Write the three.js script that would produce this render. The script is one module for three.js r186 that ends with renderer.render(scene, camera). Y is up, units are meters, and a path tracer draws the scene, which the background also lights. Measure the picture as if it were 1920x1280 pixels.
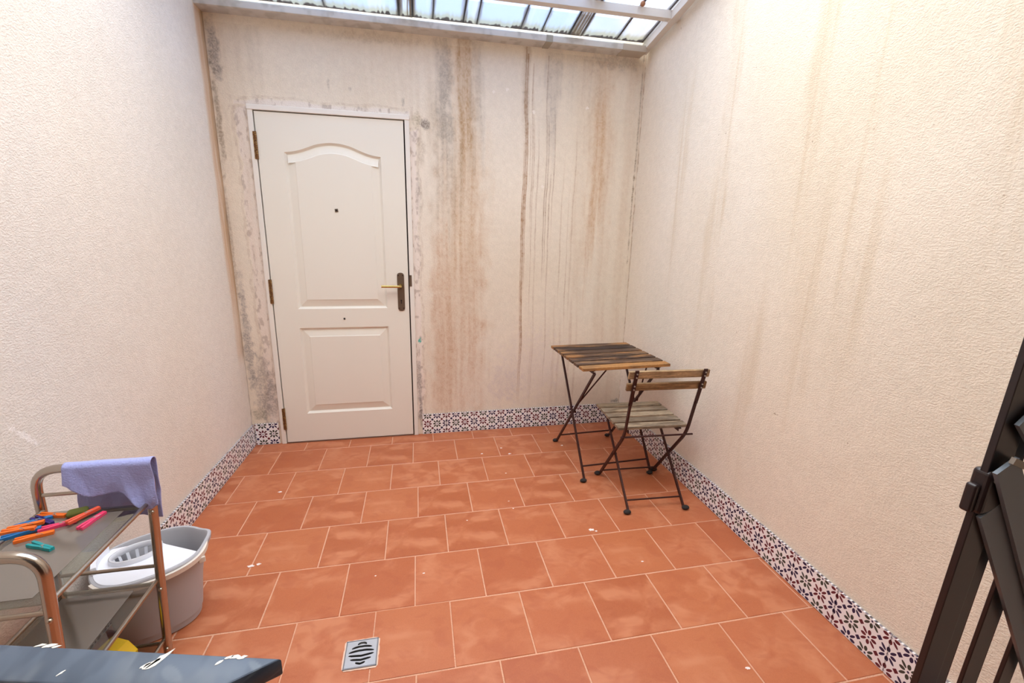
import * as THREE from 'three';
import { RoundedBoxGeometry } from 'three/addons/geometries/RoundedBoxGeometry.js';
import { mergeGeometries, toCreasedNormals } from 'three/addons/utils/BufferGeometryUtils.js';

// ───────────────────────── camera, sky, exposure ─────────────────────────
const scene = new THREE.Scene();
const camera = new THREE.PerspectiveCamera(74.126, 1.5, 0.05, 60);
camera.position.set(0.411, 1.42, 3.059);
camera.rotation.set(-0.2366, -0.2067, 0.0211, 'YXZ');
scene.add(camera);

const renderer = new THREE.WebGLRenderer({ antialias: true });
renderer.toneMapping = THREE.LinearToneMapping;
renderer.toneMappingExposure = 1.8;
renderer.shadowMap.enabled = true;

{ // even, lightly overcast sky, a little brighter towards the zenith
  const W = 64, H = 32, d = new Float32Array(W * H * 4);
  for (let j = 0; j < H; j++) {
    const up = Math.max(0, Math.sin(((j + 0.5) / H - 0.5) * Math.PI)), k = 3.3 * (0.34 + 0.66 * up);
    for (let i = 0; i < W; i++) d.set([k * 0.97, k * 1.0, k * 1.045, 1], (j * W + i) * 4);
  }
  const sky = new THREE.DataTexture(d, W, H, THREE.RGBAFormat, THREE.FloatType);
  sky.mapping = THREE.EquirectangularReflectionMapping; sky.magFilter = THREE.LinearFilter; sky.minFilter = THREE.LinearFilter; sky.needsUpdate = true;
  scene.background = sky; scene.environment = sky;
}

// ───────────────────────── helpers ─────────────────────────
const V = (x, y, z) => new THREE.Vector3(x, y, z);
function rng(seed) { let s = seed >>> 0; return () => { s = (s + 0x6d2b79f5) | 0; let t = Math.imul(s ^ (s >>> 15), 1 | s); t = (t + Math.imul(t ^ (t >>> 7), 61 | t)) ^ t; return ((t ^ (t >>> 14)) >>> 0) / 4294967296; }; }
const NT = (() => { const r = rng(77), a = new Float32Array(65536); for (let i = 0; i < 65536; i++) a[i] = r(); return a; })();
function vnoise(x, y, px = 256, py = 256) { // value noise 0..1, period px, py
  let ix = Math.floor(x), iy = Math.floor(y); const fx = x - ix, fy = y - iy;
  const sx = fx * fx * (3 - 2 * fx), sy = fy * fy * (3 - 2 * fy);
  ix = ((ix % px) + px) % px; iy = ((iy % py) + py) % py; const jx = (ix + 1) % px, jy = (iy + 1) % py;
  const a = NT[(iy & 255) * 256 + (ix & 255)], b = NT[(iy & 255) * 256 + (jx & 255)], c = NT[(jy & 255) * 256 + (ix & 255)], e = NT[(jy & 255) * 256 + (jx & 255)];
  return (a + (b - a) * sx) * (1 - sy) + (c + (e - c) * sx) * sy;
}
function fbm(x, y, o = 4, px = 256, py = 256) { let s = 0, a = 0.5, n = 0; for (let i = 0; i < o; i++) { s += a * vnoise(x + i * 17.3 * 0, y, Math.min(256, px), Math.min(256, py)); n += a; x *= 2; y *= 2; px *= 2; py *= 2; a *= 0.5; } return s / n; }
const sstep = (a, b, x) => { const t = Math.min(1, Math.max(0, (x - a) / (b - a))); return t * t * (3 - 2 * t); };
const lerp = (a, b, t) => a + (b - a) * t;
function dataTex(W, H, fn, srgb = true) { // fn(u, v) -> [r,g,b] 0..255
  const d = new Uint8Array(W * H * 4);
  for (let j = 0; j < H; j++) for (let i = 0; i < W; i++) { const c = fn((i + 0.5) / W, (j + 0.5) / H), o = (j * W + i) * 4; d[o] = c[0] < 0 ? 0 : c[0] > 255 ? 255 : c[0]; d[o + 1] = c[1] < 0 ? 0 : c[1] > 255 ? 255 : c[1]; d[o + 2] = c[2] < 0 ? 0 : c[2] > 255 ? 255 : c[2]; d[o + 3] = 255; }
  const t = new THREE.DataTexture(d, W, H, THREE.RGBAFormat); t.magFilter = THREE.LinearFilter; t.minFilter = THREE.LinearMipmapLinearFilter; t.generateMipmaps = true;
  t.wrapS = t.wrapT = THREE.RepeatWrapping; if (srgb) t.colorSpace = THREE.SRGBColorSpace; t.needsUpdate = true; return t;
}
function canvasTex(W, H, draw) { const c = document.createElement('canvas'); c.width = W; c.height = H; draw(c.getContext('2d'), W, H); const t = new THREE.CanvasTexture(c); t.colorSpace = THREE.SRGBColorSpace; t.wrapS = t.wrapT = THREE.ClampToEdgeWrapping; return t; }
const std = (o) => new THREE.MeshStandardMaterial(o), phy = (o) => new THREE.MeshPhysicalMaterial(o);
const taken = new Map();
function numbered(n) { const k = taken.get(n) ?? 0; taken.set(n, k + 1); return k ? `${n}_${String(k).padStart(3, '0')}` : n; }
function part(name, geo, mat, parent) { const m = new THREE.Mesh(geo, mat); m.name = name; m.castShadow = m.receiveShadow = true; parent.add(m); return m; }
function thing(name, label, category, pos = [0, 0, 0], turn = 0, group) { const g = new THREE.Group(); g.name = numbered(name); g.position.set(...pos); g.rotation.y = turn; g.userData = { label, category }; if (group) g.userData.group = group; scene.add(g); return g; }
function structure(name, label, category) { const g = new THREE.Group(); g.name = name; g.userData = { kind: 'structure', label, category }; scene.add(g); return g; }
const merge = (a) => mergeGeometries(a.map((g) => { const n = g.index ? g.toNonIndexed() : g; for (const k of Object.keys(n.attributes)) if (!['position', 'normal', 'uv'].includes(k)) n.deleteAttribute(k); return n; }), false);
function box(w, h, d, x = 0, y = 0, z = 0, r = 0) { const g = r ? new RoundedBoxGeometry(w, h, d, 2, r) : new THREE.BoxGeometry(w, h, d); g.translate(x, y, z); return g; }
function cyl(r, h, seg = 16, x = 0, y = 0, z = 0, axis = 'y') { const g = new THREE.CylinderGeometry(r, r, h, seg); if (axis === 'x') g.rotateZ(Math.PI / 2); if (axis === 'z') g.rotateX(Math.PI / 2); g.translate(x, y, z); return g; }
// round corners of a polyline
function fillet(pts, rad, n = 8) {
  const out = [pts[0].clone()];
  for (let i = 1; i < pts.length - 1; i++) {
    const p = pts[i], a = pts[i - 1].clone().sub(p), b = pts[i + 1].clone().sub(p), la = a.length(), lb = b.length(), r = Math.min(rad, la * 0.49, lb * 0.49);
    a.multiplyScalar(r / la).add(p); b.multiplyScalar(r / lb).add(p);
    for (let k = 0; k <= n; k++) { const t = k / n; out.push(a.clone().multiplyScalar((1 - t) * (1 - t)).addScaledVector(p, 2 * t * (1 - t)).addScaledVector(b, t * t)); }
  }
  out.push(pts[pts.length - 1].clone()); return out;
}
// sweep a cross-section (array of [u,v]) along points; up gives the v direction to start from
function sweep(pts, profile, { up = V(0, 1, 0), smooth = true, scale } = {}) {
  const n = pts.length, m = profile.length, pos = [], idx = [], uv = [], rings = [];
  let prevN = null, len = 0;
  for (let i = 0; i < n; i++) {
    const t = pts[Math.min(n - 1, i + 1)].clone().sub(pts[Math.max(0, i - 1)]).normalize();
    let nn = prevN ? prevN.clone() : up.clone(); nn.addScaledVector(t, -nn.dot(t));
    if (nn.lengthSq() < 1e-6) nn = Math.abs(t.x) < 0.9 ? V(1, 0, 0).addScaledVector(t, -t.x) : V(0, 0, 1).addScaledVector(t, -t.z);
    nn.normalize(); prevN = nn; const bb = t.clone().cross(nn); if (i) len += pts[i].distanceTo(pts[i - 1]);
    const s = scale ? scale(i / (n - 1)) : 1;
    const ring = profile.map(([u, v]) => pts[i].clone().addScaledVector(bb, u * s).addScaledVector(nn, v * s)); rings.push(ring);
    ring.forEach((p, k) => { pos.push(p.x, p.y, p.z); uv.push(len, k / m); });
  }
  for (let i = 0; i < n - 1; i++) for (let k = 0; k < m; k++) { const a = i * m + k, b = i * m + (k + 1) % m, c = a + m, d = b + m; idx.push(a, b, d, a, d, c); }
  for (const [r, flip] of [[rings[0], 1], [rings[n - 1], 0]]) { const o = pos.length / 3, c = r.reduce((s, p) => s.add(p), V(0, 0, 0)).divideScalar(m); for (const p of [...r, c]) { pos.push(p.x, p.y, p.z); uv.push(0, 0); } for (let k = 0; k < m; k++) flip ? idx.push(o + (k + 1) % m, o + k, o + m) : idx.push(o + k, o + (k + 1) % m, o + m); }
  let g = new THREE.BufferGeometry(); g.setAttribute('position', new THREE.Float32BufferAttribute(pos, 3)); g.setAttribute('uv', new THREE.Float32BufferAttribute(uv, 2)); g.setIndex(idx);
  // wind outward
  g.computeVertexNormals(); const c0 = rings[0][0].clone().sub(rings[0].reduce((s, p) => s.add(p), V(0, 0, 0)).divideScalar(m)), nr = g.attributes.normal; if (c0.x * nr.getX(0) + c0.y * nr.getY(0) + c0.z * nr.getZ(0) < 0) { for (let i = 0; i < idx.length; i += 3) { const q = idx[i]; idx[i] = idx[i + 1]; idx[i + 1] = q; } g.setIndex(idx); }
  if (!smooth) g = g.toNonIndexed(); g.computeVertexNormals(); return g;
}
const circle = (r, n = 14) => Array.from({ length: n }, (_, k) => [r * Math.cos(k / n * 2 * Math.PI), r * Math.sin(k / n * 2 * Math.PI)]);
const rect = (w, h) => [[-w / 2, -h / 2], [w / 2, -h / 2], [w / 2, h / 2], [-w / 2, h / 2]];
const rod = (a, b, r, n = 12) => sweep([a, b], circle(r, n));
const pipe = (pts, r, rad = 0.05, n = 14) => sweep(fillet(pts, rad), circle(r, n));
const flat = (pts, w, h, up, rad = 0.02) => sweep(fillet(pts, rad, 5), rect(w, h), { smooth: false, up });
const rand = rng(2024);

// ───────────────────────── surfaces ─────────────────────────
const LZ = (z) => -0.690 - 0.0258 * z, RX = (z) => 1.908 + 0.007 * z;   // wall faces
const stucco = dataTex(1024, 1024, (u, v) => { // stippled plaster relief, 1 m square
  const a = fbm(u * 120, v * 170, 2, 120, 170), b = vnoise(u * 250, v * 250, 250, 250), c = fbm(u * 30 + 3, v * 30, 2, 30, 30);
  const h = 255 * (0.5 * sstep(0.32, 0.72, a) + 0.3 * b + 0.2 * c); return [h, h, h];
}, false);
stucco.repeat.set(1.7, 1.7);
const wallRGB = [234, 222, 203];
function grainy(x, y, c) { // grain of the paint, patches of older and newer coats
  const g = (vnoise(x * 310, y * 310) - 0.5) * 9 + (fbm(x * 46, y * 46, 2) - 0.5) * 8, p = fbm(x * 2.2 + 5, y * 1.7, 3) - 0.5, w = fbm(x * 1.3 + 31, y * 0.9 + 7, 3) - 0.5;
  return [c[0] + g + p * 10, c[1] + g + p * 11 - w * 6, c[2] + g + p * 13 - w * 16];
}
const mixc = (c, d, t) => { c[0] += (d[0] - c[0]) * t; c[1] += (d[1] - c[1]) * t; c[2] += (d[2] - c[2]) * t; };
// streak: a run of dirty water; x centre, half width, top, bottom, colour, strength, how streaky
const runs = [
  [0.725, 0.05, 2.56, 1.75, [150, 110, 66], 0.62], [0.72, 0.10, 2.5, 1.2, [186, 146, 104], 0.5], [0.70, 0.20, 2.1, 0.5, [196, 158, 122], 0.38],
  [0.655, 0.20, 1.5, 0.05, [196, 152, 118], 0.46], [0.56, 0.08, 1.3, 0.1, [190, 146, 112], 0.34], [0.60, 0.055, 2.54, 1.85, [138, 128, 116], 0.36], [0.60, 0.12, 2.3, 1.5, [158, 142, 122], 0.34], [0.80, 0.05, 2.54, 2.0, [142, 130, 116], 0.36],
  [1.113, 0.007, 2.54, 0.35, [150, 108, 74], 0.9], [1.124, 0.005, 2.5, 1.1, [150, 108, 74], 0.8], [1.102, 0.005, 2.0, 0.3, [160, 118, 84], 0.8], [1.115, 0.03, 2.54, 2.0, [158, 136, 112], 0.5], [1.16, 0.005, 2.45, 1.5, [156, 122, 92], 0.8], [1.17, 0.004, 2.3, 0.9, [166, 134, 106], 0.7], [1.145, 0.004, 2.2, 1.7, [156, 122, 92], 0.7],
  [1.29, 0.06, 2.54, 2.05, [152, 143, 136], 0.4], [1.255, 0.005, 2.5, 1.3, [150, 120, 94], 0.8], [1.268, 0.004, 2.3, 1.4, [156, 128, 102], 0.75], [1.29, 0.005, 1.8, 0.5, [160, 132, 106], 0.7], [1.31, 0.004, 2.2, 1.6, [160, 132, 106], 0.6], [1.20, 0.005, 2.2, 0.6, [172, 144, 118], 0.6], [1.38, 0.005, 2.1, 1.0, [180, 150, 122], 0.6], [1.43, 0.004, 1.9, 0.8, [180, 150, 122], 0.6], [1.46, 0.005, 2.2, 0.9, [180, 150, 122], 0.5],
  [1.625, 0.045, 2.45, 1.45, [190, 140, 92], 0.62], [1.62, 0.10, 2.5, 1.3, [200, 164, 128], 0.42], [1.58, 0.014, 1.9, 1.0, [184, 140, 104], 0.4], [1.70, 0.05, 2.4, 0.4, [206, 178, 150], 0.34],
  [1.50, 0.06, 2.5, 0.9, [200, 172, 142], 0.3], [1.45, 0.25, 2.52, 2.3, [158, 146, 132], 0.3], [1.40, 0.010, 0.9, 0.2, [176, 146, 120], 0.32], [1.48, 0.012, 1.0, 0.2, [176, 142, 116], 0.32], [1.53, 0.010, 0.85, 0.2, [176, 142, 116], 0.32], [1.36, 0.012, 1.0, 0.15, [186, 158, 132], 0.3],
  [1.19, 0.012, 0.9, 0.15, [178, 150, 126], 0.34], [1.83, 0.04, 2.5, 0.2, [208, 182, 154], 0.4], [-0.58, 0.10, 2.5, 1.6, [196, 176, 152], 0.32], [-0.45, 0.04, 2.5, 2.0, [176, 160, 140], 0.24], [-0.55, 0.05, 2.0, 0.2, [208, 182, 158], 0.3], [0.25, 0.30, 2.54, 2.1, [214, 196, 172], 0.35], [0.48, 0.08, 2.4, 2.08, [190, 168, 138], 0.3],
];
const blots = [ // mould and scuffs with an outline of their own: x, y, rx, ry, colour, strength
  [-0.655, 2.36, 0.035, 0.17, [112, 104, 98], 0.6], [-0.672, 2.0, 0.018, 0.30, [128, 108, 84], 0.55], [-0.685, 1.3, 0.012, 0.5, [150, 126, 100], 0.4], [-0.66, 0.66, 0.03, 0.34, [126, 120, 118], 0.6], [-0.60, 0.42, 0.07, 0.24, [142, 134, 128], 0.55], [-0.56, 0.30, 0.05, 0.18, [138, 130, 124], 0.6], [-0.645, 0.22, 0.04, 0.05, [150, 142, 122], 0.6], [-0.66, 1.0, 0.02, 0.18, [140, 132, 128], 0.4],
  [0.475, 2.055, 0.036, 0.032, [112, 100, 90], 0.8], [0.43, 2.08, 0.03, 0.05, [140, 126, 90], 0.55], [0.445, 1.9, 0.035, 0.12, [176, 158, 136], 0.4], [0.43, 1.65, 0.02, 0.16, [160, 148, 134], 0.35], [0.40, 0.38, 0.018, 0.22, [128, 118, 112], 0.65], [0.405, 0.16, 0.015, 0.12, [108, 100, 94], 0.8],
  [0.605, 2.32, 0.05, 0.2, [140, 130, 118], 0.4], [0.60, 2.06, 0.06, 0.14, [124, 116, 104], 0.35], [1.895, 2.2, 0.008, 0.5, [140, 120, 96], 0.5], [1.89, 1.6, 0.006, 0.4, [120, 98, 70], 0.55], [1.70, 2.5, 0.2, 0.05, [140, 128, 118], 0.35], [0.2, 2.5, 0.5, 0.03, [176, 160, 140], 0.35], [0.35, 2.17, 0.012, 0.03, [140, 132, 118], 0.5], [0.05, 2.22, 0.012, 0.02, [150, 138, 122], 0.45], [-0.07, 2.24, 0.008, 0.03, [150, 138, 122], 0.4],
  [1.88, 0.17, 0.03, 0.02, [110, 108, 100], 0.6], [1.2, 0.5, 0.3, 0.3, [222, 208, 204], 0.4], [1.0, 0.35, 0.15, 0.16, [204, 192, 190], 0.4],
];
const patches = [ // fresh render trowelled round the door frame: x0, y0, x1, y1
  [-0.585, 0.15, -0.51, 2.10], [-0.60, 2.085, 0.39, 2.13], [0.37, 0.10, 0.43, 2.02],
];
const backMap = dataTex(1600, 1600, (u, v) => {
  const x = u * 2.8 - 0.8, y = v * 2.8, c = grainy(x, y, wallRGB), wob = (fbm(x * 9, y * 9, 3) - 0.5) * 0.05;
  for (const [a, b, cx, d] of patches) { if (x < a - 0.08 || x > cx + 0.08 || y < b - 0.08 || y > d + 0.08) continue; const e = Math.min(x - a, cx - x, y - b, d - y) + wob * 0.8; if (e > 0) { const k = sstep(0, 0.012, e); mixc(c, [238, 226, 216], 0.75 * k); if (e < 0.03) mixc(c, [168, 150, 136], 0.5 * sstep(0.5, 0.8, fbm(x * 60, y * 34, 3))); } else if (e > -0.014) mixc(c, [190, 168, 148], 0.38 * vnoise(x * 90, y * 60)); }  // dark rims paint the shading of the trowelled ridge into the colour
  const wx = (vnoise(y * 3.1, x * 0.4 + 40) - 0.5) * 0.016 + (vnoise(y * 11, 9) - 0.5) * 0.005;
  for (const [cx, hw, top, bot, col, s] of runs) {
    const dx = Math.abs(x + wx - cx) / hw; if (dx > 1.25 || y > top || y < bot - 0.25) continue;
    const streak = 0.55 + 0.6 * sstep(0.3, 0.75, fbm((x + wx) * 55, y * 2.2 + cx * 9, 3)) , fine = 0.55 + 0.9 * vnoise(x * 150, y * 110) * vnoise(x * 60, y * 50);
    const edge = 1 - sstep(0.45, 1.2, dx + (vnoise(x * 30, y * 14) - 0.5) * 0.5), ends = sstep(bot - 0.2, bot + 0.25, y + (vnoise(x * 55, 3) - 0.5) * 0.35) * (top > 2.49 ? 1 : 1 - sstep(top - 0.45, top, y + (vnoise(x * 45, 7) - 0.5) * 0.4));
    mixc(c, col, Math.min(0.85, s * edge * ends * streak * fine * 0.72));
  }
  for (const [bx, by, rx, ry, col, s] of blots) {
    const r = Math.hypot((x - bx) / rx, (y - by) / ry); if (r > 1.5) continue;
    const k = 1 - sstep(0.35, 1.15, r + (fbm(x * 38, y * 30, 3) - 0.5) * 1.2); mixc(c, col, s * k * (0.25 + 0.75 * vnoise(x * 170, y * 150)));
  }
  if (Math.hypot((x - 0.410) / 0.011, (y - 0.692) / 0.02) + (vnoise(x * 200, y * 200) - 0.5) < 0.8) mixc(c, [88, 172, 158], 0.85);   // fleck of teal paint
  for (const [px, py] of [[0.905, 2.27], [1.165, 2.17], [1.24, 1.72], [1.525, 2.22], [0.99, 2.29]]) if (Math.hypot(x - px, y - py) < 0.009 * (0.6 + vnoise(x * 160, y * 160))) mixc(c, [248, 238, 226], 0.8);   // filled plugs
  return c;
});
const leftMap = dataTex(1600, 1120, (u, v) => { const x = u * 4, y = v * 2.8, c = grainy(x + 40, y, [231, 223, 212]);   // x: distance from the back corner
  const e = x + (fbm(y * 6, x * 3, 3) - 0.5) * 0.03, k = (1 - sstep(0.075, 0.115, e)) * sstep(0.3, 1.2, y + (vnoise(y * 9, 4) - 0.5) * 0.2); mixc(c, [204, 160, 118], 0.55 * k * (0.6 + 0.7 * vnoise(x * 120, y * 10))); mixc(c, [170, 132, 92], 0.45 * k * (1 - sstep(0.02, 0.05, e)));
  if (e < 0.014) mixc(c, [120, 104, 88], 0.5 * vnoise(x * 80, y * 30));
  const q = Math.hypot((x - 1.585 - (y - 0.81) * 0.8) / 0.012, (y - 0.81) / 0.045); if (q + (vnoise(x * 150, y * 150) - 0.5) < 0.9) mixc(c, [250, 246, 242], 0.8);
  return c; });
const rightRuns = [[1.44, 0.06, 2.8, 1.5], [1.695, 0.016, 2.8, 1.6], [1.69, 0.035, 2.0, 1.4], [0.93, 0.05, 2.8, 1.4], [0.91, 0.07, 2.0, 0.9], [1.75, 0.09, 1.7, 0.9], [1.54, 0.09, 1.9, 0.9], [1.30, 0.06, 1.5, 0.5], [2.1, 0.08, 2.7, 1.5], [0.55, 0.06, 2.4, 1.2]];
const rightMap = dataTex(1600, 1120, (u, v) => { const x = u * 4, y = v * 2.8, c = grainy(x + 80, y + 9, [235, 224, 206]);
  for (const [cx, hw, top, bot] of rightRuns) { const dx = Math.abs(x + (vnoise(y * 4, 5) - 0.5) * 0.02 - cx) / hw; if (dx > 1.2 || y > top) continue; const k = (1 - sstep(0.35, 1.15, dx + (vnoise(x * 26, y * 7) - 0.5) * 0.5)) * sstep(bot - 0.3, bot + 0.5, y + (vnoise(x * 40, 8) - 0.5) * 0.5) * (top > 2.5 ? 1 : 1 - sstep(top - 0.7, top, y + (vnoise(x * 40, 2) - 0.5) * 0.5)) * (0.3 + sstep(0.35, 0.7, fbm(x * 60, y * 1.4, 3))); mixc(c, [204, 182, 150], 0.27 * k); }
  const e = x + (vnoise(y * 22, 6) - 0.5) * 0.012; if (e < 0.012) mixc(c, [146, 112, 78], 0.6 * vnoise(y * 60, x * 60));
  if (vnoise(x * 37 + 7, y * 37) > 0.985 && vnoise(x * 210, y * 210) > 0.6) mixc(c, [140, 116, 92], 0.5);
  return c; });
function plaster(map, sx, ox) {
  map.wrapS = map.wrapT = THREE.ClampToEdgeWrapping; map.repeat.set(1 / sx, 1 / 2.8); map.offset.set(ox / sx, 0);
  return std({ map, bumpMap: stucco, bumpScale: 0.001, roughness: 0.93 });
}
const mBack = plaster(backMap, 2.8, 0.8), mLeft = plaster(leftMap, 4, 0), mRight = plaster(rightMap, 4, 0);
const mPlain = std({ color: 0xe6d6c2, bumpMap: stucco, bumpScale: 0.001, roughness: 0.93 });

// back wall with the door opening
const wallBack = structure('wall_back', 'cream stippled plaster wall with rain stains around white door', 'wall');
{ const s = new THREE.Shape([[-0.95, -0.15], [2.1, -0.15], [2.1, 2.75], [-0.95, 2.75]].map((p) => new THREE.Vector2(...p)));
  s.holes.push(new THREE.Path([[-0.512, -0.02], [-0.512, 2.090], [0.378, 2.090], [0.378, -0.02]].map((p) => new THREE.Vector2(...p))));
  const g = new THREE.ExtrudeGeometry(s, { depth: 0.15, bevelEnabled: false }); g.translate(0, 0, -0.158); part('plaster', g, mBack, wallBack);
  part('masonry_behind', box(1.2, 2.4, 0.05, -0.07, 1.1, -0.19), std({ color: 0x6a6058, roughness: 1 }), wallBack); }
function sideWall(name, label, mat, a, b, sgn) { // a, b: [x,z] ends of the face; wall thickens away from the room
  const g = structure(name, label, 'wall'), dx = b[0] - a[0], dz = b[1] - a[1], L = Math.hypot(dx, dz), h = 3.25, t = 0.15;
  const bg = new THREE.BoxGeometry(L, h, t), p = bg.attributes.position, uv = bg.attributes.uv;
  for (let i = 0; i < p.count; i++) uv.setXY(i, p.getX(i) + L / 2, p.getY(i) + h / 2 - 0.15);
  bg.translate(L / 2, h / 2 - 0.15, sgn * t / 2); const m = part('plaster', bg, mat, g); m.rotation.y = Math.atan2(-dz, dx); m.position.set(a[0], 0, a[1]); return g;
}
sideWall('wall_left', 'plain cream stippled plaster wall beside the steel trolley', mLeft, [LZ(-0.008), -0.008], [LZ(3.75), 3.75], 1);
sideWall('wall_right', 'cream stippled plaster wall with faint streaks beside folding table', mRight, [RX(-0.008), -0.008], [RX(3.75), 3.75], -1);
sideWall('wall_front', 'cream plaster house wall closing the patio opposite the white door', mPlain, [LZ(3.6) - 0.1, 3.6], [RX(3.6) + 0.1, 3.6], 1);

{ // dark door added out of view to darken reflections in the gate
  const d = structure('door_2', 'added unseen dark brown door opposite the white patio door', 'door'), m = std({ color: 0x2a1b12, roughness: 0.5 });
  part('frame', merge([box(0.08, 2.3, 0.08, -0.42, 1.15, 3.575), box(0.08, 2.3, 0.08, 1.62, 1.15, 3.575), box(2.12, 0.08, 0.08, 0.6, 2.34, 3.575)]), m, d);
  for (const x of [0.1, 1.1]) { const l = part('door_leaf', box(0.98, 2.29, 0.04, x, 1.15, 3.58), m, d); for (const y of [0.55, 1.6]) part('panel', box(0.66, 0.8, 0.03, x, y, 3.565, 0.008), m, l); }
}

// ───────────────────────── floor ─────────────────────────
const floor = structure('floor', 'terracotta tiled patio floor laid in staggered rows with pale grout', 'floor');
const mGrout = std({ color: 0xd9a587, roughness: 0.95, bumpMap: stucco, bumpScale: 0.002 });
{ const sh = new THREE.Shape([[-0.9, 0.2], [2.1, 0.2], [2.1, -3.78], [-0.9, -3.78]].map((p) => new THREE.Vector2(...p)).reverse()), h = new THREE.Path([[0.136, -1.679], [0.136, -1.775], [0.232, -1.775], [0.232, -1.679]].map((p) => new THREE.Vector2(...p))); sh.holes.push(h);   // open over the drain
  const g = new THREE.ExtrudeGeometry(sh, { depth: 0.12, bevelEnabled: false }); g.rotateX(-Math.PI / 2); g.translate(0, -0.1217, 0); part('grout_bed', g, mGrout, floor); }
const clayMats = [];
for (let k = 0; k < 8; k++) {
  const s = 13 + k * 29.7, base = [[185, 105, 66], [180, 100, 62], [188, 110, 70], [182, 103, 65], [186, 107, 69], [177, 98, 60], [184, 105, 67], [187, 108, 68]][k];
  const t = dataTex(256, 256, (u, v) => { const wx = fbm(u * 3 + s, v * 3, 2) * 1.6, a = fbm(u * 2.2 + s + wx, v * 3.6 + s, 4), b = fbm(u * 5 + s * 2, v * 9 + wx * 2, 3), g = (vnoise(u * 120, v * 120) - 0.5) * 7, l = sstep(0.45, 0.78, a), d = sstep(0.5, 0.8, b) * 0.7;
    const c = [base[0] + g, base[1] + g, base[2] + g]; mixc(c, [204, 132, 94], l * 0.8); mixc(c, [168, 86, 54], d * 0.45); return c; });
  clayMats.push(std({ map: t, roughness: 0.42, metalness: 0 }));
}
function tileGeo(w, d) { // pressed tile: flat top, chamfered edge, uv across the full tile size
  const h = 0.008, c = 0.0022, x = w / 2, z = d / 2, ring = (X, Y, Z) => [[-X, Y, -Z], [X, Y, -Z], [X, Y, Z], [-X, Y, Z]], r = [ring(x, -h, z), ring(x, -c, z), ring(x - c, 0, z - c)], pos = [], uv = [];
  const q = (a, b, cc, e) => { for (const p of [a, b, cc, a, cc, e]) { pos.push(...p); uv.push(p[0] / 0.28 + 0.5, p[2] / 0.285 + 0.5); } };
  for (let i = 0; i < 2; i++) for (let k = 0; k < 4; k++) q(r[i][k], r[i + 1][k], r[i + 1][(k + 1) % 4], r[i][(k + 1) % 4]);
  q(r[2][0], r[2][3], r[2][2], r[2][1]);
  const g = new THREE.BufferGeometry(); g.setAttribute('position', new THREE.Float32BufferAttribute(pos, 3)); g.setAttribute('uv', new THREE.Float32BufferAttribute(uv, 2)); g.computeVertexNormals(); return g;
}
function notched(w, d, a, b, c, e) { // tile with the drain opening cut out of its edge; a..b across, c..e along
  const x = w / 2, z = d / 2, pts = a > -x ? [[-x, -z], [x, -z], [x, c], [a, c], [a, e], [x, e], [x, z], [-x, z]] : [[-x, -z], [x, -z], [x, z], [-x, z], [-x, e], [b, e], [b, c], [-x, c]];
  const g = new THREE.ExtrudeGeometry(new THREE.Shape(pts.map(([X, Z]) => new THREE.Vector2(X, -Z)).reverse()), { depth: 0.008, bevelEnabled: false }); g.rotateX(-Math.PI / 2); g.translate(0, -0.008, 0);
  const p = g.attributes.position, uv = g.attributes.uv; for (let i = 0; i < p.count; i++) uv.setXY(i, p.getX(i) / 0.28 + 0.5, p.getZ(i) / 0.285 + 0.5); return g;
}
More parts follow.
